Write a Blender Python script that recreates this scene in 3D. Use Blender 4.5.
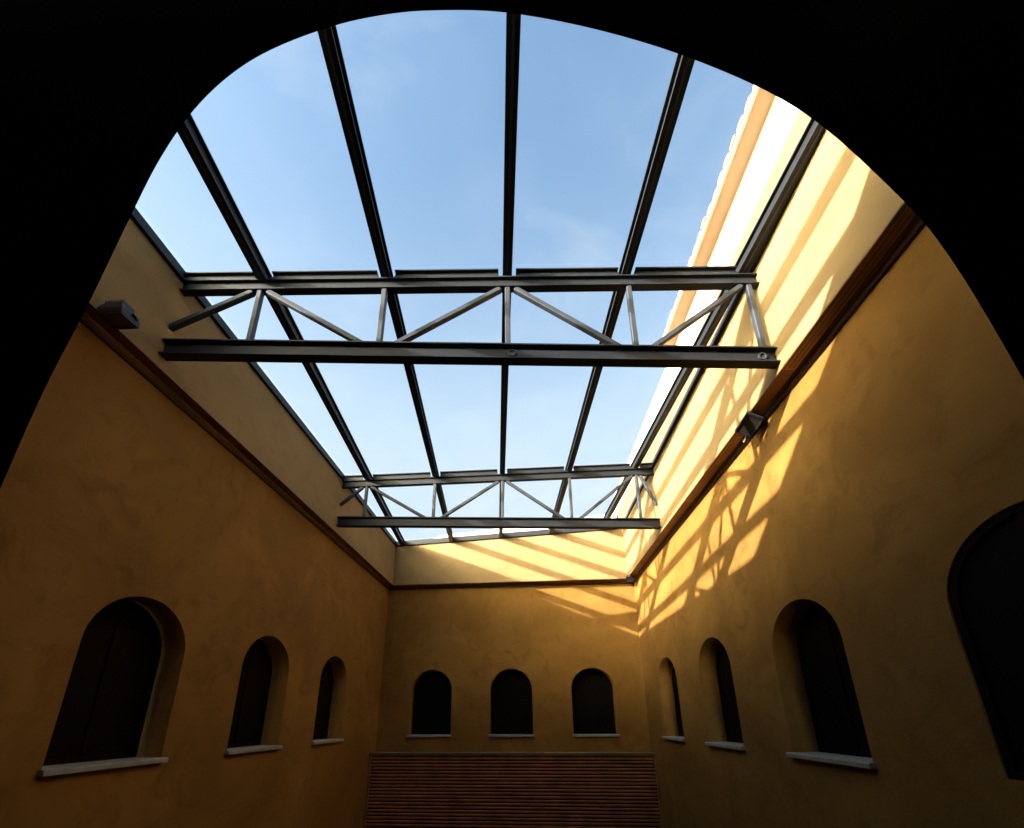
import bpy, bmesh, math, random
from mathutils import Vector, Matrix, noise
random.seed(4)
for o in list(bpy.data.objects): bpy.data.objects.remove(o)
scene = bpy.context.scene
COL = scene.collection

# ------------------------------------------------------------------ camera
FPX, PITCH, YAW, ROLL = 395.16, .2878, .0451, .0053
def ray_dir(u, v):
    cr, sr = math.cos(ROLL), math.sin(ROLL)
    u, v = cr*u+sr*v, -sr*u+cr*v
    cp, sp = math.cos(PITCH), math.sin(PITCH)
    x, y, z = u, cp-v*sp, sp+v*cp
    cy, sy = math.cos(YAW), math.sin(YAW)
    return Vector((cy*x-sy*y, sy*x+cy*y, z))
fwd = ray_dir(0, 0)
rgt = (ray_dir(1, 0)-fwd).normalized()
upv = (ray_dir(0, 1)-fwd).normalized()
cam_data = bpy.data.cameras.new('camera')
cam = bpy.data.objects.new('camera', cam_data)
COL.objects.link(cam)
cam.matrix_world = Matrix(((rgt.x, upv.x, -fwd.x, 0), (rgt.y, upv.y, -fwd.y, 0), (rgt.z, upv.z, -fwd.z, 0), (0, 0, 0, 1)))
cam_data.sensor_fit = 'HORIZONTAL'
cam_data.sensor_width = 36
cam_data.lens = FPX/1024*36
cam_data.shift_x = 7.25/1024
cam_data.shift_y = 187.75/1024
cam_data.clip_start = .02
cam_data.clip_end = 300
scene.camera = cam

# ------------------------------------------------------------------ light
SUN = Vector((1, .61, -.425)).normalized()       # direction the sunlight travels
sun_data = bpy.data.lights.new('sun', 'SUN')
sun_data.energy = 25.0
sun_data.angle = math.radians(.7)
sun_data.color = (1, .91, .84)
sun = bpy.data.objects.new('sun', sun_data)
COL.objects.link(sun)
sun.location = (-20, -9, 14)
sun.rotation_euler = SUN.to_track_quat('-Z', 'Y').to_euler()

world = bpy.data.worlds.new('sky')
scene.world = world
world.use_nodes = True
wn = world.node_tree.nodes; wl = world.node_tree.links
wn.clear()
sky = wn.new('ShaderNodeTexSky')
sky.sky_type = 'NISHITA'
sky.sun_disc = False
sky.sun_elevation = math.radians(22)
sky.sun_rotation = math.atan2(-SUN.x, -SUN.y)
sky.altitude = 200
sky.air_density = 1.0
sky.dust_density = 2.5
sky.ozone_density = 2.0
tcw = wn.new('ShaderNodeTexCoord')
mpw = wn.new('ShaderNodeMapping'); mpw.inputs['Scale'].default_value = (1.2, 2.6, 2.2)
nzw = wn.new('ShaderNodeTexNoise'); nzw.inputs['Scale'].default_value = 2.2; nzw.inputs['Detail'].default_value = 7; nzw.inputs['Roughness'].default_value = .58; nzw.inputs['Distortion'].default_value = .6
crw = wn.new('ShaderNodeValToRGB'); crw.color_ramp.elements[0].position = .5; crw.color_ramp.elements[1].position = .85
crw.color_ramp.elements[1].color = (.5, .5, .5, 1)
mxw = wn.new('ShaderNodeMixRGB'); mxw.inputs[2].default_value = (2.0, 2.25, 2.5, 1)
bg = wn.new('ShaderNodeBackground'); bg.inputs['Strength'].default_value = .43
out = wn.new('ShaderNodeOutputWorld')
wl.new(tcw.outputs['Generated'], mpw.inputs['Vector']); wl.new(mpw.outputs[0], nzw.inputs['Vector'])
wl.new(nzw.outputs['Fac'], crw.inputs[0]); wl.new(crw.outputs[0], mxw.inputs[0])
sxw = wn.new('ShaderNodeSeparateXYZ'); hzr = wn.new('ShaderNodeMapRange'); hzm = wn.new('ShaderNodeMixRGB')
hzr.inputs['From Min'].default_value = .97; hzr.inputs['From Max'].default_value = .50; hzr.inputs['To Min'].default_value = .0; hzr.inputs['To Max'].default_value = .88
hzr.interpolation_type = 'SMOOTHSTEP'
hzm.inputs[2].default_value = (1.86, 2.22, 2.55, 1)
wl.new(tcw.outputs['Generated'], sxw.inputs[0]); wl.new(sxw.outputs['Z'], hzr.inputs['Value']); wl.new(hzr.outputs[0], hzm.inputs[0])
tnt = wn.new('ShaderNodeMixRGB'); tnt.blend_type = 'MULTIPLY'; tnt.inputs[0].default_value = 1; tnt.inputs[2].default_value = (1.16, 1.23, 1.14, 1)
wl.new(sky.outputs[0], tnt.inputs[1]); wl.new(tnt.outputs[0], hzm.inputs[1]); wl.new(hzm.outputs[0], mxw.inputs[1])
# glow added to the unseen sun-side sky to brighten back and right walls
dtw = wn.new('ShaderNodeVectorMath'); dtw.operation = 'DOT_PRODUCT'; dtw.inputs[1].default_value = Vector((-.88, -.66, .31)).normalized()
fill_glow = wn.new('ShaderNodeMapRange'); fill_glow.inputs['From Min'].default_value = .60; fill_glow.inputs['From Max'].default_value = 1.0; fill_glow.inputs['To Min'].default_value = 0; fill_glow.inputs['To Max'].default_value = 1
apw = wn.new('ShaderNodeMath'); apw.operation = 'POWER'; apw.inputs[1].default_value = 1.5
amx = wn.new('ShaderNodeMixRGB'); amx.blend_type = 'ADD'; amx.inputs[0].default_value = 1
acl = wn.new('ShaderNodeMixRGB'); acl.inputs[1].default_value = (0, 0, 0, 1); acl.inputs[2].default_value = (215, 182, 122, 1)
wl.new(tcw.outputs['Generated'], dtw.inputs[0]); wl.new(dtw.outputs['Value'], fill_glow.inputs['Value']); wl.new(fill_glow.outputs[0], apw.inputs[0])
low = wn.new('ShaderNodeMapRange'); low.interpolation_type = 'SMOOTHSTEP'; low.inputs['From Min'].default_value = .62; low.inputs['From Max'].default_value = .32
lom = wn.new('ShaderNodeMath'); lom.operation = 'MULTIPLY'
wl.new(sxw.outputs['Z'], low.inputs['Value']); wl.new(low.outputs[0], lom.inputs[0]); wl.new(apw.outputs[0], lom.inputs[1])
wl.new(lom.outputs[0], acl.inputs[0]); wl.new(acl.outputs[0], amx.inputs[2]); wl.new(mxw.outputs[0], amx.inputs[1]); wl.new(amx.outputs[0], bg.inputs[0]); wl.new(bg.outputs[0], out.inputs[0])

scene.view_settings.view_transform = 'Standard'
scene.view_settings.look = 'None'
scene.view_settings.exposure = 0.0
scene.view_settings.gamma = 1.0
scene.view_settings.use_curve_mapping = False

# ------------------------------------------------------------------ materials
def new_mat(name):
    m = bpy.data.materials.new(name); m.use_nodes = True
    return m, m.node_tree.nodes, m.node_tree.links, m.node_tree.nodes['Principled BSDF']
def plaster(name, c1, c2, c3, scale=1.0, bump=.25):
    m, n, l, b = new_mat(name)
    tc = n.new('ShaderNodeTexCoord')
    n1 = n.new('ShaderNodeTexNoise'); n1.inputs['Scale'].default_value = .55*scale; n1.inputs['Detail'].default_value = 6; n1.inputs['Roughness'].default_value = .62; n1.inputs['Distortion'].default_value = .7
    n2 = n.new('ShaderNodeTexNoise'); n2.inputs['Scale'].default_value = 2.1*scale; n2.inputs['Detail'].default_value = 8; n2.inputs['Roughness'].default_value = .65; n2.inputs['Distortion'].default_value = 1.2
    n3 = n.new('ShaderNodeTexNoise'); n3.inputs['Scale'].default_value = 38; n3.inputs['Detail'].default_value = 5
    r1 = n.new('ShaderNodeValToRGB'); r1.color_ramp.elements[0].position = .36; r1.color_ramp.elements[1].position = .66
    r1.color_ramp.elements[0].color = (*c1, 1); r1.color_ramp.elements[1].color = (*c2, 1)
    r2 = n.new('ShaderNodeValToRGB'); r2.color_ramp.elements[0].position = .52; r2.color_ramp.elements[1].position = .75
    mx = n.new('ShaderNodeMixRGB'); mx.inputs[2].default_value = (*c3, 1)
    mu = n.new('ShaderNodeMath'); mu.operation = 'MULTIPLY'; mu.inputs[1].default_value = .8
    for q in (n1, n2, n3): l.new(tc.outputs['Object'], q.inputs['Vector'])
    l.new(n1.outputs['Fac'], r1.inputs[0]); l.new(n2.outputs['Fac'], r2.inputs[0]); l.new(r2.outputs[0], mu.inputs[0])
    l.new(mu.outputs[0], mx.inputs[0]); l.new(r1.outputs[0], mx.inputs[1]); l.new(mx.outputs[0], b.inputs['Base Color'])
    ad = n.new('ShaderNodeMath'); ad.operation = 'MULTIPLY_ADD'; ad.inputs[1].default_value = 3.0
    l.new(n2.outputs['Fac'], ad.inputs[0]); l.new(n3.outputs['Fac'], ad.inputs[2])
    bp = n.new('ShaderNodeBump'); bp.inputs['Strength'].default_value = bump; bp.inputs['Distance'].default_value = .012
    l.new(ad.outputs[0], bp.inputs['Height']); l.new(bp.outputs[0], b.inputs['Normal'])
    b.inputs['Roughness'].default_value = .88
    b.inputs['Specular IOR Level'].default_value = .2
    return m
def simple(name, c, rough=.6, metal=0.0, spec=.5, var=.0, vscale=9):
    m, n, l, b = new_mat(name)
    b.inputs['Roughness'].default_value = rough; b.inputs['Metallic'].default_value = metal
    b.inputs['Specular IOR Level'].default_value = spec
    if var:
        tc = n.new('ShaderNodeTexCoord'); nz = n.new('ShaderNodeTexNoise'); nz.inputs['Scale'].default_value = vscale; nz.inputs['Detail'].default_value = 5
        r = n.new('ShaderNodeValToRGB'); r.color_ramp.elements[0].position = .3; r.color_ramp.elements[1].position = .7
        r.color_ramp.elements[0].color = (*[x*(1-var) for x in c], 1); r.color_ramp.elements[1].color = (*[min(1, x*(1+var)) for x in c], 1)
        l.new(tc.outputs['Object'], nz.inputs['Vector']); l.new(nz.outputs['Fac'], r.inputs[0]); l.new(r.outputs[0], b.inputs['Base Color'])
    else: b.inputs['Base Color'].default_value = (*c, 1)
    return m
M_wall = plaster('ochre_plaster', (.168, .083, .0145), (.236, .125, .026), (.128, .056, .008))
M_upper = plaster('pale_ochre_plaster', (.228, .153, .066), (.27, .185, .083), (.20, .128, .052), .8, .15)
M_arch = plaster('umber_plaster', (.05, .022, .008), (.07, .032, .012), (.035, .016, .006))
M_trim = simple('brown_cornice_paint', (.17, .068, .012), .6, var=.2, vscale=4)
M_mold = simple('dark_brown_moulding', (.05, .018, .005), .6, var=.2)
M_steel = simple('charcoal_steel', (.010, .012, .016), .5, .0, .22, var=.15, vscale=6)
M_steel_web = simple('grey_steel', (.026, .031, .040), .5, .0, .25, var=.15, vscale=6)
M_sill = simple('pale_stone', (.26, .24, .20), .6, var=.12)
M_dark = simple('dark_glazing', (.004, .0025, .002), .7, 0, .05)
M_wframe = simple('dark_window_frame', (.006, .003, .002), .7, 0, .05)
M_cream = plaster('cream_render', (.30, .265, .20), (.33, .29, .22), (.27, .235, .17), .7, .1)
M_tan = plaster('tan_plinth_render', (.085, .060, .038), (.095, .067, .042), (.075, .052, .031), .7, .1)
M_soffit = simple('peach_eave_paint', (.36, .235, .14), .7, var=.06)
M_tile = simple('clay_tile', (.20, .11, .06), .8, var=.3, vscale=12)
M_white = simple('white_render', (.5, .48, .44), .8, var=.04)
M_black = simple('black_enamel', (.018, .018, .02), .4)
M_bracket = simple('blue_grey_metal', (.04, .05, .065), .4, .0)
M_lens = simple('floodlight_glass', (.02, .018, .012), .35)
M_cable = simple('pale_cable', (.5, .42, .3), .6)
M_brass = simple('vent_frame_paint', (.36, .19, .05), .5)
M_cap = simple('dull_green_metal_cap', (.15, .14, .07), .5, .2)
M_wood = simple('reddish_slat_wood', (.26, .10, .035), .55, var=.35, vscale=3)
M_floor = simple('dark_stone_floor', (.02, .015, .012), .7, var=.2, vscale=2)
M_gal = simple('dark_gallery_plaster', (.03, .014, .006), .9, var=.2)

def make_glass():
    m, n, l, b = new_mat('skylight_glass')
    n.remove(b)
    o = n['Material Output']
    tr = n.new('ShaderNodeBsdfTransparent'); tr.inputs[0].default_value = (.965, .98, .975, 1)
    gl = n.new('ShaderNodeBsdfGlossy'); gl.inputs['Roughness'].default_value = .03; gl.inputs[0].default_value = (.9, .95, 1, 1)
    lw_ = n.new('ShaderNodeLayerWeight'); lw_.inputs[0].default_value = .5
    pw = n.new('ShaderNodeMath'); pw.operation = 'POWER'; pw.inputs[1].default_value = 5
    fr = n.new('ShaderNodeMath'); fr.operation = 'MULTIPLY_ADD'; fr.inputs[1].default_value = .35; fr.inputs[2].default_value = .01
    l.new(lw_.outputs['Facing'], pw.inputs[0]); l.new(pw.outputs[0], fr.inputs[0])
    mx = n.new('ShaderNodeMixShader')
    df = n.new('ShaderNodeBsdfDiffuse'); df.inputs[0].default_value = (.8, .8, .78, 1)
    tl = n.new('ShaderNodeBsdfTranslucent'); tl.inputs[0].default_value = (.8, .82, .82, 1)
    tc = n.new('ShaderNodeTexCoord'); nz = n.new('ShaderNodeTexNoise'); nz.inputs['Scale'].default_value = 1.1; nz.inputs['Detail'].default_value = 7
    rp = n.new('ShaderNodeValToRGB'); rp.color_ramp.elements[0].position = .45; rp.color_ramp.elements[1].position = .8
    rp.color_ramp.elements[0].color = (.001, .001, .001, 1); rp.color_ramp.elements[1].color = (.006, .006, .006, 1)
    m2 = n.new('ShaderNodeMixShader')
    l.new(tc.outputs['Object'], nz.inputs['Vector']); l.new(nz.outputs['Fac'], rp.inputs[0])
    l.new(fr.outputs[0], mx.inputs[0]); l.new(tr.outputs[0], mx.inputs[1]); l.new(gl.outputs[0], mx.inputs[2])
    l.new(rp.outputs[0], m2.inputs[0]); l.new(mx.outputs[0], m2.inputs[1]); l.new(tl.outputs[0], m2.inputs[2])
    l.new(m2.outputs[0], o.inputs['Surface'])
    return m
M_glass = make_glass()

# ------------------------------------------------------------------ helpers
def link(o, parent=None):
    COL.objects.link(o)
    if parent is not None: o.parent = parent
    return o
def mesh_obj(name, bm, mat, parent=None, smooth=False):
    bmesh.ops.recalc_face_normals(bm, faces=bm.faces)
    me = bpy.data.meshes.new(name); bm.to_mesh(me); bm.free()
    if isinstance(mat, (list, tuple)):
        for x in mat: me.materials.append(x)
    else: me.materials.append(mat)
    if smooth:
        for p in me.polygons: p.use_smooth = True
    o = bpy.data.objects.new(name, me)
    link(o)
    if parent is not None:
        o.parent = parent
        o.matrix_parent_inverse = parent.matrix_world.inverted() if False else Matrix.Identity(4)
        o.location = -Vector(parent.location)
    return o
def thing(name, label, cat, loc, group=None):
    o = bpy.data.objects.new(name, None); o.empty_display_size = .1
    o.location = loc; link(o); o['label'] = label; o['category'] = cat
    if group: o['group'] = group
    return o
def tag(o, label, cat, group=None):
    o['label'] = label; o['category'] = cat
    if group: o['group'] = group
    return o
def struct(o):
    o['kind'] = 'structure'; return o
def box_pts(bm, c, mi=0):
    """c: eight corners, bottom four then top four"""
    v = [bm.verts.new(p) for p in c]
    for f in ((0, 3, 2, 1), (4, 5, 6, 7), (0, 1, 5, 4), (1, 2, 6, 5), (2, 3, 7, 6), (3, 0, 4, 7)):
        bm.faces.new([v[i] for i in f]).material_index = mi
def box(bm, x0, x1, y0, y1, z0, z1, mi=0):
    box_pts(bm, [(x0, y0, z0), (x1, y0, z0), (x1, y1, z0), (x0, y1, z0), (x0, y0, z1), (x1, y0, z1), (x1, y1, z1), (x0, y1, z1)], mi)
def sweep(bm, a, b, prof, side, up, mi=0):
    """closed profile (s,u) carried from a to b"""
    a, b = Vector(a), Vector(b)
    r0 = [bm.verts.new(a+side*s+up*u) for s, u in prof]
    r1 = [bm.verts.new(b+side*s+up*u) for s, u in prof]
    n = len(prof)
    for i in range(n): bm.faces.new((r0[i], r0[(i+1) % n], r1[(i+1) % n], r1[i])).material_index = mi
    bm.faces.new(r0[::-1]).material_index = mi; bm.faces.new(r1).material_index = mi
def frame_of(a, b, upref=Vector((0, 0, 1))):
    d = (Vector(b)-Vector(a)).normalized()
    s = d.cross(upref).normalized(); u = s.cross(d).normalized()
    return s, u
def ibeam(bm, a, b, w, h, tf=.018, tw=.014):
    s, u = frame_of(a, b)
    W, H, T = w/2, h/2, tw/2
    p = [(-W, -H), (W, -H), (W, -H+tf), (T, -H+tf), (T, H-tf), (W, H-tf), (W, H), (-W, H), (-W, H-tf), (-T, H-tf), (-T, -H+tf), (-W, -H+tf)]
    sweep(bm, a, b, p, s, u)
def bar(bm, a, b, w, h, upref=Vector((0, 0, 1))):
    s, u = frame_of(a, b, upref)
    c = min(w, h)*.12
    W, H = w/2, h/2
    p = [(-W+c, -H), (W-c, -H), (W, -H+c), (W, H-c), (W-c, H), (-W+c, H), (-W, H-c), (-W, -H+c)]
    sweep(bm, a, b, p, s, u)
def tube(bm, pts, r, n=8):
    pts = [Vector(p) for p in pts]; rings = []
    for i, p in enumerate(pts):
        d = (pts[min(i+1, len(pts)-1)]-pts[max(i-1, 0)]).normalized()
        s = d.cross(Vector((.1, .2, 1))).normalized(); u = s.cross(d)
        rings.append([bm.verts.new(p+s*r*math.cos(2*math.pi*k/n)+u*r*math.sin(2*math.pi*k/n)) for k in range(n)])
    for a, b in zip(rings, rings[1:]):
        for k in range(n): bm.faces.new((a[k], a[(k+1) % n], b[(k+1) % n], b[k]))
    bm.faces.new(rings[0][::-1]); bm.faces.new(rings[-1])
def arch_outline(c, r, z0, zs, n=28):
    p = [(c-r, z0), (c+r, z0)]
    p += [(c+r*math.cos(math.pi*k/n), zs+r*math.sin(math.pi*k/n)) for k in range(n+1)]
    return p
def pierced(name, mat, origin, dirv, outline, holes, thick, out_sign):
    """upright slab with arched holes: s along dirv, z up, thickness away from the court"""
    cu = bpy.data.curves.new(name, 'CURVE'); cu.dimensions = '2D'; cu.fill_mode = 'BOTH'
    for ring in [outline]+holes:
        sp = cu.splines.new('POLY'); sp.points.add(len(ring)-1); sp.use_cyclic_u = True
        for q, (s, z) in zip(sp.points, ring): q.co = (s, z, 0, 1)
    cu.extrude = thick/2
    tmp = bpy.data.objects.new('tmp', cu); COL.objects.link(tmp)
    dg = bpy.context.evaluated_depsgraph_get()
    me = bpy.data.meshes.new_from_object(tmp.evaluated_get(dg))
    bpy.data.objects.remove(tmp)
    d = Vector(dirv).normalized(); z = Vector((0, 0, 1)); nrm = d.cross(z)
    off = Vector(origin)+nrm*out_sign*thick/2
    M = Matrix(((d.x, 0, nrm.x, off.x), (d.y, 0, nrm.y, off.y), (0, 1, 0, off.z), (0, 0, 0, 1)))
    me.transform(M)
    bm = bmesh.new(); bm.from_mesh(me)
    bmesh.ops.remove_doubles(bm, verts=bm.verts, dist=1e-5)
    bmesh.ops.triangulate(bm, faces=[f for f in bm.faces if len(f.verts) > 4])
    return mesh_obj(name, bm, mat)

# ------------------------------------------------------------------ layout of the court
WL = .0299; XL0 = -4.5752; XR = 3.4248; DB = 11.67; HD = -.0245
UL0 = -4.3659; UR = 3.1712; PIN = .25
Z_FLOOR = -4.6; Z_LEDGE = 4.05; Y0 = 1.5
def xl(y): return XL0+WL*y
def ul(y): return UL0+WL*y
def yb(x): return DB+HD*x
def ybu(x): return DB-PIN+HD*x
def zroof(x, y): return 5.5959+.0476*x-.007*y
ZS, ZSP, R = -.43, .80, .61
TH = .45

dl = Vector((WL, 1, 0)).normalized()
kl = math.sqrt(1+WL*WL)
lw = [4.35, 6.63, 8.97]
rw = [2.61, 4.95, 7.33, 9.73]
bw = [-2.70, -.36, 1.98]
db = Vector((1, HD, 0)).normalized()
kb = math.sqrt(1+HD*HD)
yend_l = yb(xl(11.78)); yend_r = yb(XR)
YS = 1.2
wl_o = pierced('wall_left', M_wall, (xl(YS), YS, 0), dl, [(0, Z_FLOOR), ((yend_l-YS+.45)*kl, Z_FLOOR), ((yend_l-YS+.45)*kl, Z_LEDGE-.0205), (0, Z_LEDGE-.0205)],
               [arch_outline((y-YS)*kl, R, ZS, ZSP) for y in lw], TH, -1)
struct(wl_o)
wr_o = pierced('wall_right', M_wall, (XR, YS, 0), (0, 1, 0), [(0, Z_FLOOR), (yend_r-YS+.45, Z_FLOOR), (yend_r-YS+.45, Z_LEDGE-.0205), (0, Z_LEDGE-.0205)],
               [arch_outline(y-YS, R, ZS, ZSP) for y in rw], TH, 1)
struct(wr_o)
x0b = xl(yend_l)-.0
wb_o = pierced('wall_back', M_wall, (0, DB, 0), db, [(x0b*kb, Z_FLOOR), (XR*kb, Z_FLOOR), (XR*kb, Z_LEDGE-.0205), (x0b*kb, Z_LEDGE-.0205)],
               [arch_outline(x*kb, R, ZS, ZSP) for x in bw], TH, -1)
struct(wb_o)

for nm, xa_, xb_ in (('wall_added_left', -4.9, -4.362), ('wall_added_right', 3.172, 3.67)):  # unseen blocks added above the gallery sides; left one stops low sun
    bm = bmesh.new()
    box_pts(bm, [(x, y, 5.055) for x, y in ((xa_, .3), (xb_, .3), (xb_, 1.195), (xa_, 1.195))]+[(x, y, zroof(x, y)) for x, y in ((xa_, .3), (xb_, .3), (xb_, 1.195), (xa_, 1.195))])
    struct(mesh_obj(nm, bm, M_upper))

# windows: sill, frame and dark glazing set deep in each opening
def window(i, P, along, outw, cap, TH=TH):
    P, along, outw = Vector(P), Vector(along).normalized(), Vector(outw).normalized()
    w = bpy.data.objects.new('window_%d' % i, None); w.location = P; w.empty_display_size = .1; link(w); struct(w)
    up = Vector((0, 0, 1))
    # glazing
    bm = bmesh.new()
    ring = arch_outline(0, R-.002, ZS+.002, ZSP)
    inner = arch_outline(0, R-.06, ZS+.06, ZSP)
    def put(ringpts, d): return [bm.verts.new(P+along*s+up*z+outw*d) for s, z in ringpts]
    a, b = put(ring, TH-.12), put(inner, TH-.12)
    c, e = put(ring, TH-.06), put(inner, TH-.06)
    n = len(ring)
    for k in range(n):
        j = (k+1) % n
        bm.faces.new((a[k], a[j], b[j], b[k])); bm.faces.new((c[k], e[k], e[j], c[j]))
        bm.faces.new((b[k], b[j], e[j], e[k])); bm.faces.new((a[k], c[k], c[j], a[j]))
    # middle mullion
    s0 = .022
    box_pts(bm, [P+along*x+up*z+outw*d for z in (ZS+.05, ZSP+R-.05) for x, d in ((-s0, TH-.115), (s0, TH-.115), (s0, TH-.065), (-s0, TH-.065))])
    mesh_obj('window_frame', bm, M_wframe, w)
    bm = bmesh.new()
    f1 = [bm.verts.new(P+along*s+up*z+outw*(TH-.095)) for s, z in inner]
    f2 = [bm.verts.new(P+along*s+up*z+outw*(TH-.085)) for s, z in inner]
    bm.faces.new(f1); bm.faces.new(f2[::-1])
    for k in range(n):
        j = (k+1) % n; bm.faces.new((f1[k], f2[k], f2[j], f1[j]))
    mesh_obj('pane', bm, M_dark, w)
    if cap:
        bm = bmesh.new()
        x0, x1 = -R-.03, R+.03
        pr = [(-.07, -.055), (TH-.13, -.055), (TH-.13, .004), (-.05, .0), (-.07, -.012)]
        r0 = [bm.verts.new(P+along*x0+outw*d+up*(ZS+z)) for d, z in pr]
        r1 = [bm.verts.new(P+along*x1+outw*d+up*(ZS+z)) for d, z in pr]
        m = len(pr)
        for k in range(m): bm.faces.new((r0[k], r0[(k+1) % m], r1[(k+1) % m], r1[k]))
        bm.faces.new(r0[::-1]); bm.faces.new(r1)
        mesh_obj('window_sill', bm, M_sill, w)
wi = 1
for y in lw: window(wi, (xl(y), y, 0), dl, (-1, WL, 0), True); wi += 1
for x in bw: window(wi, (x, yb(x), 0), db, (-HD, 1, 0), True); wi += 1
for y in rw[::-1]: window(wi, (XR, y, 0), (0, 1, 0), (1, 0, 0), y > 3, TH if y > 3 else .135); wi += 1

# upper walls, set forward over the lower ones
Z_UP = Z_LEDGE-.0195
def slab(name, a, b, outw, th, z0, z1a, z1b, mat):
    bm = bmesh.new(); a, b, o = Vector(a), Vector(b), Vector(outw)*th
    box_pts(bm, [(p.x, p.y, z0) for p in (a, b, b+o, a+o)]+[(p.x, p.y, z) for p, z in ((a, z1a), (b, z1b), (b+o, z1b), (a+o, z1a))])
    return struct(mesh_obj(name, bm, mat))
ye_l, ye_r = ybu(ul(11.5)), ybu(UR)
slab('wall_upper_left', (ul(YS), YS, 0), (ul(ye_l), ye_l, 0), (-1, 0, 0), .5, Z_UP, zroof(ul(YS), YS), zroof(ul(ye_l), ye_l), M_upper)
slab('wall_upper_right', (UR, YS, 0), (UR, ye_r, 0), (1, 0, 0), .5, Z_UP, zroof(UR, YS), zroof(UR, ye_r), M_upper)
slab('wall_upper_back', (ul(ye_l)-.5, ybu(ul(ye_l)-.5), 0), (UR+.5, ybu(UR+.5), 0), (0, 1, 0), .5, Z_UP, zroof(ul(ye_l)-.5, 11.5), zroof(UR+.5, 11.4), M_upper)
# brown soffit boards under the step, with a dark moulding in the angle
def cornice(name, a, b, inw, depth=PIN+.004):
    a, b = Vector(a), Vector(b); inw = Vector(inw).normalized(); up = Vector((0, 0, 1))
    bm = bmesh.new()
    pr = [(0, -.035), (.06, -.035), (.075, -.012), (depth-.004, -.012), (depth-.004, .0), (0, .0)]
    sweep(bm, a+up*(Z_LEDGE-.02), b+up*(Z_LEDGE-.02), pr, inw, up)
    return struct(mesh_obj(name, bm, M_trim))
cornice('trim_left', (xl(YS), YS, 0), (xl(yend_l), yend_l, 0), (1, -WL, 0), .222)
cornice('trim_right', (XR, YS, 0), (XR, yend_r, 0), (-1, 0, 0))
cornice('trim_back', (xl(yend_l), yb(xl(yend_l)), 0), (XR, yb(XR), 0), (HD, -1, 0))
def moulding(name, a, b, inw):
    bm = bmesh.new()
    pr = [(0, -.06), (.03, -.055), (.05, -.03), (.058, 0), (0, 0)]
    sweep(bm, Vector(a)+Vector((0, 0, Z_LEDGE-.055)), Vector(b)+Vector((0, 0, Z_LEDGE-.055)), pr, Vector(inw).normalized(), Vector((0, 0, 1)))
    return struct(mesh_obj(name, bm, M_mold))
moulding('trim_1', (xl(YS), YS, 0), (xl(yend_l), yend_l, 0), (1, -WL, 0))
moulding('trim_2', (XR, YS, 0), (XR, yend_r, 0), (-1, 0, 0))
moulding('trim_3', (xl(yend_l), yb(xl(yend_l)), 0), (XR, yb(XR), 0), (HD, -1, 0))

# court floor and the dark gallery the photograph is taken from
bm = bmesh.new(); box(bm, -5.2, 4.2, 1.2, 12.5, Z_FLOOR-.1, Z_FLOOR); struct(mesh_obj('floor', bm, M_floor))
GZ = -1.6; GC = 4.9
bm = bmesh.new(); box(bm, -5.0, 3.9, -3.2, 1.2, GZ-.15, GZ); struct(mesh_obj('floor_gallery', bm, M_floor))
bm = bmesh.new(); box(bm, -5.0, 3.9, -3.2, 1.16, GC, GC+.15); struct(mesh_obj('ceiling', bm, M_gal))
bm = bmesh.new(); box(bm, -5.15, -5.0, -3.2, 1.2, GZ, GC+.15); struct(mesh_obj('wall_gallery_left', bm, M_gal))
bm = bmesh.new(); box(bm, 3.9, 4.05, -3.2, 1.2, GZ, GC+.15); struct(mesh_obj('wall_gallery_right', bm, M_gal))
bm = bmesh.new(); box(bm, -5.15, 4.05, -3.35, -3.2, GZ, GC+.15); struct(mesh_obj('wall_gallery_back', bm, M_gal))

# front wall with the great arch; points measured on the plane y = 1.5
S = [(-2.42, -.6), (-2.42, .3), (-2.41, 1.03), (-2.39, 1.6), (-2.335, 2.17), (-2.285, 2.89), (-2.235, 3.42), (-2.13, 3.90), (-1.95, 4.29), (-1.70, 4.57), (-1.31, 4.80), (-.95, 4.90), (-.58, 4.91), (-.04, 4.80),
     (.6, 4.475), (1.2, 4.02), (1.7, 3.45), (2.03, 2.69), (2.155, 2.2), (2.23, 1.42), (2.25, .8), (2.25, -.6)]
def catmull(P, n=5):
    o = []
    for i in range(len(P)-1):
        p0, p1, p2, p3 = P[max(i-1, 0)], P[i], P[i+1], P[min(i+2, len(P)-1)]
        for k in range(n):
            t = k/n
            o.append(tuple(.5*((2*p1[j])+(-p0[j]+p2[j])*t+(2*p0[j]-5*p1[j]+4*p2[j]-p3[j])*t*t+(-p0[j]+3*p1[j]-3*p2[j]+p3[j])*t**3) for j in (0, 1)))
    return o+[P[-1]]
S = catmull(S)
YN, YF = 1.2, 1.5
zt0, zt1 = zroof(-5, YF)-.09, zroof(3.9, YF)-.09
bm = bmesh.new()
def ring_face(pts, y, mi, dz=0):
    outer = [(-5.0, Z_FLOOR), (3.9, Z_FLOOR), (3.9, zt1-dz), (-5.0, zt0-dz)]
    vo = [bm.verts.new((x, y, z)) for x, z in outer]; vi = [bm.verts.new((x, y, z)) for x, z in pts]
    es = [bm.edges.new((vo[k], vo[(k+1) % 4])) for k in range(4)]+[bm.edges.new((vi[k], vi[(k+1) % len(vi)])) for k in range(len(vi))]
    r = bmesh.ops.triangle_fill(bm, use_beauty=True, use_dissolve=False, edges=es)
    for g in r['geom']:
        if isinstance(g, bmesh.types.BMFace): g.material_index = mi
    return vo, vi
fo, fi = ring_face([(x*1.012, z*1.012) for x, z in S], YF, 0, .26)
no, ni = ring_face([(x*YN/1.5, z*YN/1.5) for x, z in S], YN, 1)
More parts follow.
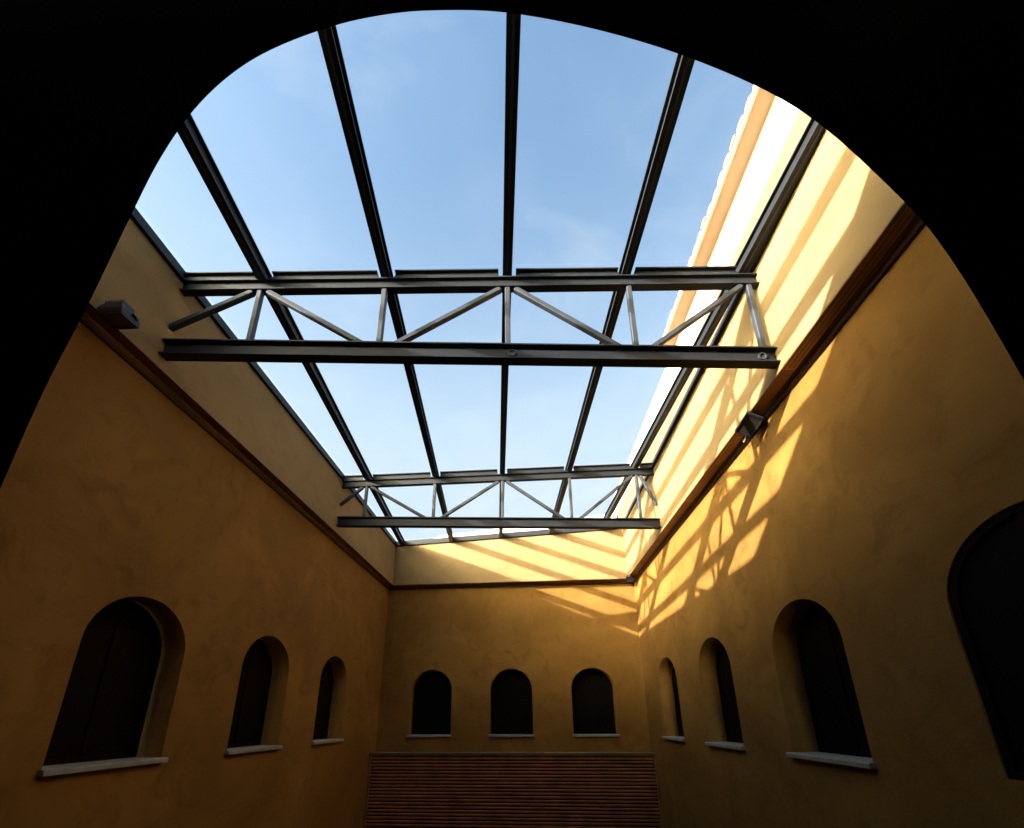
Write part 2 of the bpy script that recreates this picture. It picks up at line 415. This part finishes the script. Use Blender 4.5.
for k in range(4): bm.faces.new((fo[k], fo[(k+1) % 4], no[(k+1) % 4], no[k]))
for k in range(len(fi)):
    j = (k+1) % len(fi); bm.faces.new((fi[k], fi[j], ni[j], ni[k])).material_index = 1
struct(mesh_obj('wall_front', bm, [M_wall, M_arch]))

# ------------------------------------------------------------------ glazed roof
GB = -.0674; XB0 = -.12+GB*0+.255; SB = 1.581
XB0 = .14
def bx(k, y): return XB0+(k-2)*SB+GB*y
BW, BH = .12, .19
ORD = ['first', 'second', 'third', 'fourth', 'fifth']
where = ['leftmost roof beam, sloping in from the dark arch toward the back wall', 'second roof beam from the left, running above both trusses',
         'middle roof beam, almost upright in the photo, splitting the skylight in half', 'fourth roof beam from the left, leaning right toward the arch top',
         'rightmost thick roof beam, close to the sunlit upper wall']
bars_o = []
for k in range(5):
    bm = bmesh.new()
    ye = ybu(bx(k, 11.4))+.10
    a = Vector((bx(k, .3), .3, zroof(bx(k, .3), .3)+BH/2)); b = Vector((bx(k, ye), ye, zroof(bx(k, ye), ye)+BH/2))
    ibeam(bm, a, b, BW, BH, .02, .05)
    s, u = frame_of(a, b)
    o = mesh_obj('roof_beam', bm, M_steel)
    tag(o, 'charcoal steel '+where[k], 'roof beam', 'steel beams carrying the skylight glass')
    # narrow groove strip along the underside
    bm = bmesh.new(); sweep(bm, a-u*(BH/2+.006), b-u*(BH/2+.006), [(-.012, 0), (.012, 0), (.012, .008), (-.012, .008)], s, u)
    mesh_obj('seal_strip', bm, M_steel_web, o)
# edge angles on the three sides
def edge(name, a, b, inw, label):
    a = Vector(a); b = Vector(b); bm = bmesh.new()
    inw = Vector(inw).normalized()
    sweep(bm, a, b, [(-.06, 0), (.05, 0), (.05, .02), (.0, .02), (.0, .188), (-.06, .188)], inw, Vector((0, 0, 1)))
    return tag(mesh_obj(name, bm, M_steel), label, 'roof edge beam')
def zr(x, y): return (x, y, zroof(x, y)+.003)
edge('roof_edge_angle', zr(ul(.3), .3), zr(ul(ye_l), ye_l), (1, -WL, 0), 'thin dark steel edge angle along the top of the shaded left upper wall')
edge('roof_edge_angle', zr(UR, .3), zr(UR, ye_r), (-1, 0, 0), 'thin dark steel edge angle along the top of the sunlit right upper wall')
edge('roof_edge_angle', zr(ul(ye_l), ybu(ul(ye_l))), zr(UR, ye_r), (0, -1, 0), 'thin grey steel edge angle along the top of the far back upper wall')

# trusses
def truss(ya, yh, right_brace, label):
    def P(x, z): return Vector((x, ya+yh*x, z))
    def xk(k): # beam k over this truss
        y = ya+yh*bx(k, ya); return bx(k, y)
    xa, xb = ul(ya+yh*-4.2)+.0, UR-.0
    t = thing('roof_truss', label, 'roof truss', P(-.5, 4.25), 'two steel trusses under the skylight')
    zb = lambda x: 4.258-.009*x
    drop = lambda x: 0 if right_brace else .05+.019*x
    zt = lambda x: zroof(x, ya+yh*x)-.09-drop(x)
    bm = bmesh.new(); ibeam(bm, P(xa, zt(xa)), P(xb, zt(xb)), .09, .175); mesh_obj('top_chord', bm, M_steel, t)
    bm = bmesh.new(); ibeam(bm, P(xa-.02, zb(xa)), P(xb, zb(xb)), .115, .225); mesh_obj('bottom_chord', bm, M_steel, t)
    xs = [xa]+[xk(k) for k in range(5)]+[xb]
    for i in range(6):
        g0 = .0 if i == 0 else BW/2+.055; g1 = .0 if i == 5 else BW/2+.055
        x0, x1 = xs[i]+g0, xs[i+1]-g1
        if x1-x0 < .08: continue
        bm = bmesh.new(); ibeam(bm, P(x0, zroof(x0, ya)+.065-drop(x0)), P(x1, zroof(x1, ya)+.065-drop(x1)), .09, .13); mesh_obj('purlin', bm, M_steel, t)
    for k in range(5):
        x = xk(k)
        bm = bmesh.new(); bar(bm, P(x, zb(x)+.09), P(x, zt(x)-.09), .065, .065, Vector((0, 1, 0))); mesh_obj('web_post', bm, M_steel_web, t)
    pairs = [(0, -1), (0, 1), (2, 1), (2, 3), (4, 3)]+([(4, 5)] if right_brace else [])
    for top, bot in pairs:
        sgn = 1 if bot > top else -1
        xt = xk(top)+sgn*.10
        if bot == -1: xe = xa+.0; ze = zb(xe)+.42 if right_brace else zb(xe)+.34
        elif bot == 5: xe = xb-.03; ze = zb(xe)+.48
        else: xe = xk(bot)-sgn*.17; ze = zb(xe)+.10
        bm = bmesh.new(); bar(bm, P(xt, zt(xt)-.10), P(xe, ze), .065, .065); mesh_obj('diagonal_brace', bm, M_steel_web, t)
    for xq in ([xk(2)+.05, xb-.18] if not right_brace else []):
        bm = bmesh.new()
        c = P(xq, zb(xq)); nrm = Vector((yh, -1, 0)).normalized(); s = Vector((1, yh, 0)).normalized(); up = Vector((0, 0, 1))
        n = 20
        def rr(r, d): return [bm.verts.new(c+nrm*d+s*r*math.cos(2*math.pi*k/n)+up*r*math.sin(2*math.pi*k/n)) for k in range(n)]
        r1, r2, r3, r4 = rr(.052, .006), rr(.052, .03), rr(.038, .03), rr(.034, .012)
        for p, q in ((r1, r2), (r2, r3), (r3, r4)):
            for k in range(n): bm.faces.new((p[k], p[(k+1) % n], q[(k+1) % n], q[k]))
        bm.faces.new(r4); bm.faces.new(r1[::-1])
        mesh_obj('bolt_collar', bm, M_steel_web, t)
    return t
truss(3.767, .0585, False, 'nearer and larger charcoal steel truss spanning the court under the skylight')
truss(8.10, .0515, True, 'farther and smaller charcoal steel truss close to the back wall')

# glass sheets: six bays by three lengths, each sheet a thing
edges_y = [(1.23, lambda x: 3.767+.0585*x-.02), (lambda x: 3.767+.0585*x+.02, lambda x: 8.10+.0515*x-.02), (lambda x: 8.10+.0515*x+.02, lambda x: ybu(x)-.06)]
bay_txt = ['at the left roof edge', 'between first and second beams', 'left of the middle beam', 'right of the middle beam',
           'between fourth and rightmost beams', 'in the gap at the right edge']
row_txt = ['near the arch', 'between both trusses', 'beyond the far truss']
def cv(v, x): return v(x) if callable(v) else v
for i in range(6):
    for j, (ya, yb_) in enumerate(edges_y):
        def xlft(y): return ul(y)+.055 if i == 0 else bx(i-1, y)+.032
        def xrgt(y): return UR-.055 if i == 5 else bx(i, y)-.032
        xm = (xlft(6)+xrgt(6))/2
        bm = bmesh.new(); lo = []; 
        for fx, yy in ((xlft, ya), (xrgt, ya), (xrgt, yb_), (xlft, yb_)):
            y = cv(yy, xm); x = fx(y); y = cv(yy, x); x = fx(y)
            lo.append((x, y, zroof(x, y)+.192))
        box_pts(bm, lo+[(x, y, z+.012) for x, y, z in lo])
        o = mesh_obj('glass_pane', bm, M_glass)
        tag(o, 'clear skylight sheet '+bay_txt[i]+', '+row_txt[j], 'glass pane', 'glass sheets of the skylight')

# ------------------------------------------------------------------ air vents in the right soffit
def vent(y0, y1, label):
    zc = Z_LEDGE-.021
    xa, xb = UR+.05, UR+.165
    t = thing('air_vent', label, 'air vent', ((xa+xb)/2, (y0+y1)/2, zc), 'air vents in the brown soffit')
    bm = bmesh.new()
    f = .012
    for b in ((xa, xb, y0, y0+f), (xa, xb, y1-f, y1), (xa, xa+f, y0+f, y1-f), (xb-f, xb, y0+f, y1-f), ((xa+xb)/2-.004, (xa+xb)/2+.004, y0+f, y1-f)):
        box(bm, b[0], b[1], b[2], b[3], zc-.012, zc)
    mesh_obj('vent_frame', bm, M_brass, t)
    bm = bmesh.new(); n = int((y1-y0)/.05)
    for k in range(1, n):
        y = y0+(y1-y0)*k/n
        sweep(bm, (xa+f, y, zc-.005), (xb-f, y, zc-.005), [(-.010, -.004), (.008, .004), (.010, .002), (-.008, -.006)], Vector((0, 1, 0)), Vector((0, 0, 1)))
    mesh_obj('grille', bm, M_mold, t)
vent(2.0, 3.93, 'long louvred air vent in the right soffit nearest the arch')
vent(5.12, 6.95, 'long louvred air vent in the right soffit just beyond the floodlight')
vent(8.15, 10.45, 'long louvred air vent in the right soffit next to the far corner')

# ------------------------------------------------------------------ floodlights
def floodlight(c, face, along, w, h, d, label, bracket_to, sc=1.0):
    """c centre of front glass, face = direction it shines, along = width axis"""
    c = Vector(c); f = Vector(face).normalized(); a = Vector(along).normalized(); a = (a-f*a.dot(f)).normalized(); v = f.cross(a).normalized()
    t = thing('floodlight', label, 'floodlight', c, 'floodlights on the cornice')
    bm = bmesh.new()
    # housing with a tapering back
    r = []
    for sw, dd in ((1.0, 0), (1.0, -.35*d), (.86, -.6*d), (.6, -d)):
        r.append([bm.verts.new(c+a*x*w/2*sw+v*y*h/2*sw+f*dd) for x, y in ((-1, -1), (1, -1), (1, 1), (-1, 1))])
    for p, q in zip(r, r[1:]):
        for k in range(4): bm.faces.new((p[k], p[(k+1) % 4], q[(k+1) % 4], q[k]))
    bm.faces.new(r[0]); bm.faces.new(r[-1][::-1])
    for k in range(-3, 4):
        cc = c+a*k*w*.11-f*d*.75
        s_ = w*.012
        box_pts(bm, [cc+a*x+v*y+f*z for z in (-d*.35, d*.25) for x, y in ((-s_, -h*.33), (s_, -h*.33), (s_, h*.33), (-s_, h*.33))])
    bmesh.ops.bevel(bm, geom=[e for e in bm.edges if e.calc_length() > w*.5], offset=.006*sc, segments=1, affect='EDGES')
    mesh_obj('housing', bm, M_black, t)
    bm = bmesh.new()
    rim = .14
    o1 = [c+a*x*w/2+v*y*h/2 for x, y in ((-1, -1), (1, -1), (1, 1), (-1, 1))]
    i1 = [c+a*x*w/2*(1-rim)+v*y*h/2*(1-rim) for x, y in ((-1, -1), (1, -1), (1, 1), (-1, 1))]
    A = [bm.verts.new(p+f*.001) for p in o1]; B = [bm.verts.new(p+f*.018*sc) for p in o1]; C_ = [bm.verts.new(p+f*.018*sc) for p in i1]; D_ = [bm.verts.new(p+f*.001) for p in i1]
    for p, q in ((A, B), (B, C_), (C_, D_), (D_, A)):
        for k in range(4): bm.faces.new((p[k], p[(k+1) % 4], q[(k+1) % 4], q[k]))
    mesh_obj('rim', bm, M_black, t)
    bm = bmesh.new()
    box_pts(bm, [p+f*.002 for p in i1]+[p+f*.008 for p in i1]); mesh_obj('lens', bm, M_lens, t)
    bm = bmesh.new()
    q = Vector(bracket_to)
    for s in (-1, 1):
        e = c+a*s*(w/2+.012*sc)-f*d*.4
        bar(bm, e, q+a*s*(w/2+.012*sc), .03*sc, .01*sc)
    bar(bm, q-a*(w/2+.02*sc), q+a*(w/2+.02*sc), .03*sc, .03*sc)
    mesh_obj('bracket', bm, M_bracket, t)
    return t
floodlight((3.20, 4.72, 3.90), (-.35, -.45, -.82), (-.25, 1, -.4), .27, .24, .13, 'black floodlight on the right cornice in the sunlit middle of the wall', (3.25, 4.70, 4.01))
floodlight((-4.115, 2.90, 3.97), (.0, .12, -.99), (1, .0, .0), .27, .19, .16, 'black floodlight on the left cornice beside the dark arch edge', (-4.12, 2.95, 4.03))
floodlight((3.18, 11.10, 3.92), (-.3, -.6, -.75), (-1, .3, 0), .20, .18, .12, 'small dark floodlight in the far right corner of the cornice', (3.26, 11.18, 4.0), .9)
# supply cable looping under the soffit from the floodlight
bm = bmesh.new()
cy0 = [(3.30, 4.86, 4.0), (3.30, 4.98, 3.93), (3.32, 5.08, 3.90), (3.345, 5.13, 3.93), (3.35, 5.15, 3.99)]
tube(bm, cy0, .006)
tag(mesh_obj('cable', bm, M_cable), 'thin pale cable loop hanging behind the right floodlight', 'cable')

# ------------------------------------------------------------------ slatted wooden front low on the back wall
YP = 11.27; ZP = -.88
def yp(x): return YP+HD*x
t = thing('slatted_screen', 'reddish brown horizontal timber slat screen below the back windows', 'slatted screen', (-.4, YP, Z_FLOOR))
xpl, xpr = xl(11.70)+.012, XR-.012
bm = bmesh.new(); z = ZP-.06
pitch = .085
while z > Z_FLOOR+.1:
    a, b = Vector((xpl+.04, yp(xpl+.04), z)), Vector((xpr-.05, yp(xpr-.05), z))
    hh = pitch*.36
    sweep(bm, a, b, [(-.004, -hh+.008), (-.018, -hh+.016), (-.018, hh-.01), (-.004, hh-.002), (.02, hh), (.02, -hh)], Vector((0, 1, 0)), Vector((0, 0, 1)))
    z -= pitch
mesh_obj('slats', bm, M_wood, t)
bm = bmesh.new(); box_pts(bm, [(x, yp(x)+d, zz) for zz in (Z_FLOOR+.01, ZP-.02) for x, d in ((xpl, .022), (xpr, .022), (xpr, .05), (xpl, .05))]); mesh_obj('backing_board', bm, M_wframe, t)
for x0, x1 in ((xpl, xpl+.035), (xpr-.045, xpr)):
    bm = bmesh.new(); box_pts(bm, [(x, yp(x)+d, zz) for zz in (Z_FLOOR+.01, ZP-.02) for x, d in ((x0, -.03), (x1, -.03), (x1, .022), (x0, .022))]); mesh_obj('side_post', bm, M_wood, t)
bm = bmesh.new(); box_pts(bm, [(x, y, zz) for zz in (ZP-.025, ZP) for x, y in ((xpl, yp(xpl)-.05), (xpr, yp(xpr)-.05), (xpr, yb(xpr)-.01), (xpl, yb(xpl)-.01))]); mesh_obj('cap', bm, M_cap, t)

# ------------------------------------------------------------------ what stands outside above the roof
t = thing('building', 'sunlit cream neighbouring wall with projecting eave rising above the right roof edge', 'building', (3.5, 5, 5.7))
XO = 3.32; ZE = 7.54; YE = 7.15
bm = bmesh.new(); box(bm, XO, XO+.6, -1.5, 14.0, 6.74, ZE); mesh_obj('wall', bm, M_cream, t)
bm = bmesh.new(); box(bm, XO-.005, XO+.6, -1.5, 14.0, 5.76, 6.74); mesh_obj('plinth_band', bm, M_tan, t)
bm = bmesh.new(); sweep(bm, (XO, -1.5, ZE), (XO, YE, ZE), [(.6, 0), (-.25, 0), (-.25, .05), (.6, .12)], Vector((1, 0, 0)), Vector((0, 0, 1))); mesh_obj('eave', bm, M_soffit, t)
bm = bmesh.new(); sweep(bm, (XO-.25, -1.5, ZE), (XO-.25, YE, ZE), [(0, -.015), (-.03, .0), (-.03, .075), (0, .08)], Vector((1, 0, 0)), Vector((0, 0, 1))); mesh_obj('eave_lip', bm, M_cream, t)
bm = bmesh.new()
y = -1.4; k = 0
while y < YE-.1:
    # barrel tiles laid down the slope
    zz = ZE+.085+random.uniform(-.008, .012); n = 7; L = .95
    xo = XO-.285+random.uniform(-.01, .02)
    r0 = [bm.verts.new((xo, y+.085*math.cos(math.pi*q/n), zz+.06*math.sin(math.pi*q/n))) for q in range(n+1)]
    r1 = [bm.verts.new((xo+L, y+.075*math.cos(math.pi*q/n), zz+.22+.05*math.sin(math.pi*q/n))) for q in range(n+1)]
    for q in range(n): bm.faces.new((r0[q], r0[q+1], r1[q+1], r1[q]))
    bm.faces.new(r0); bm.faces.new(r1[::-1]); bm.faces.new((r0[0], r1[0], r1[-1], r0[-1]))
    y += .185
mesh_obj('roof_tiles', bm, M_tile, t)
# white gabled parapet beyond the back edge
bm = bmesh.new()
pts = [(-3.9, Z_FLOOR), (3.25, Z_FLOOR), (3.25, 6.7), (1.4, 6.45), (-1.7, 6.12), (-2.6, 6.03), (-3.7, 5.72)]
a = [bm.verts.new((x, 12.2, z)) for x, z in pts]; b = [bm.verts.new((x, 12.45, z)) for x, z in pts]
bm.faces.new(a); bm.faces.new(b[::-1])
for k in range(len(pts)):
    j = (k+1) % len(pts); bm.faces.new((a[k], b[k], b[j], a[j]))
tag(mesh_obj('parapet', bm, M_white), 'white sloping parapet seen just over the back edge of the skylight', 'parapet')
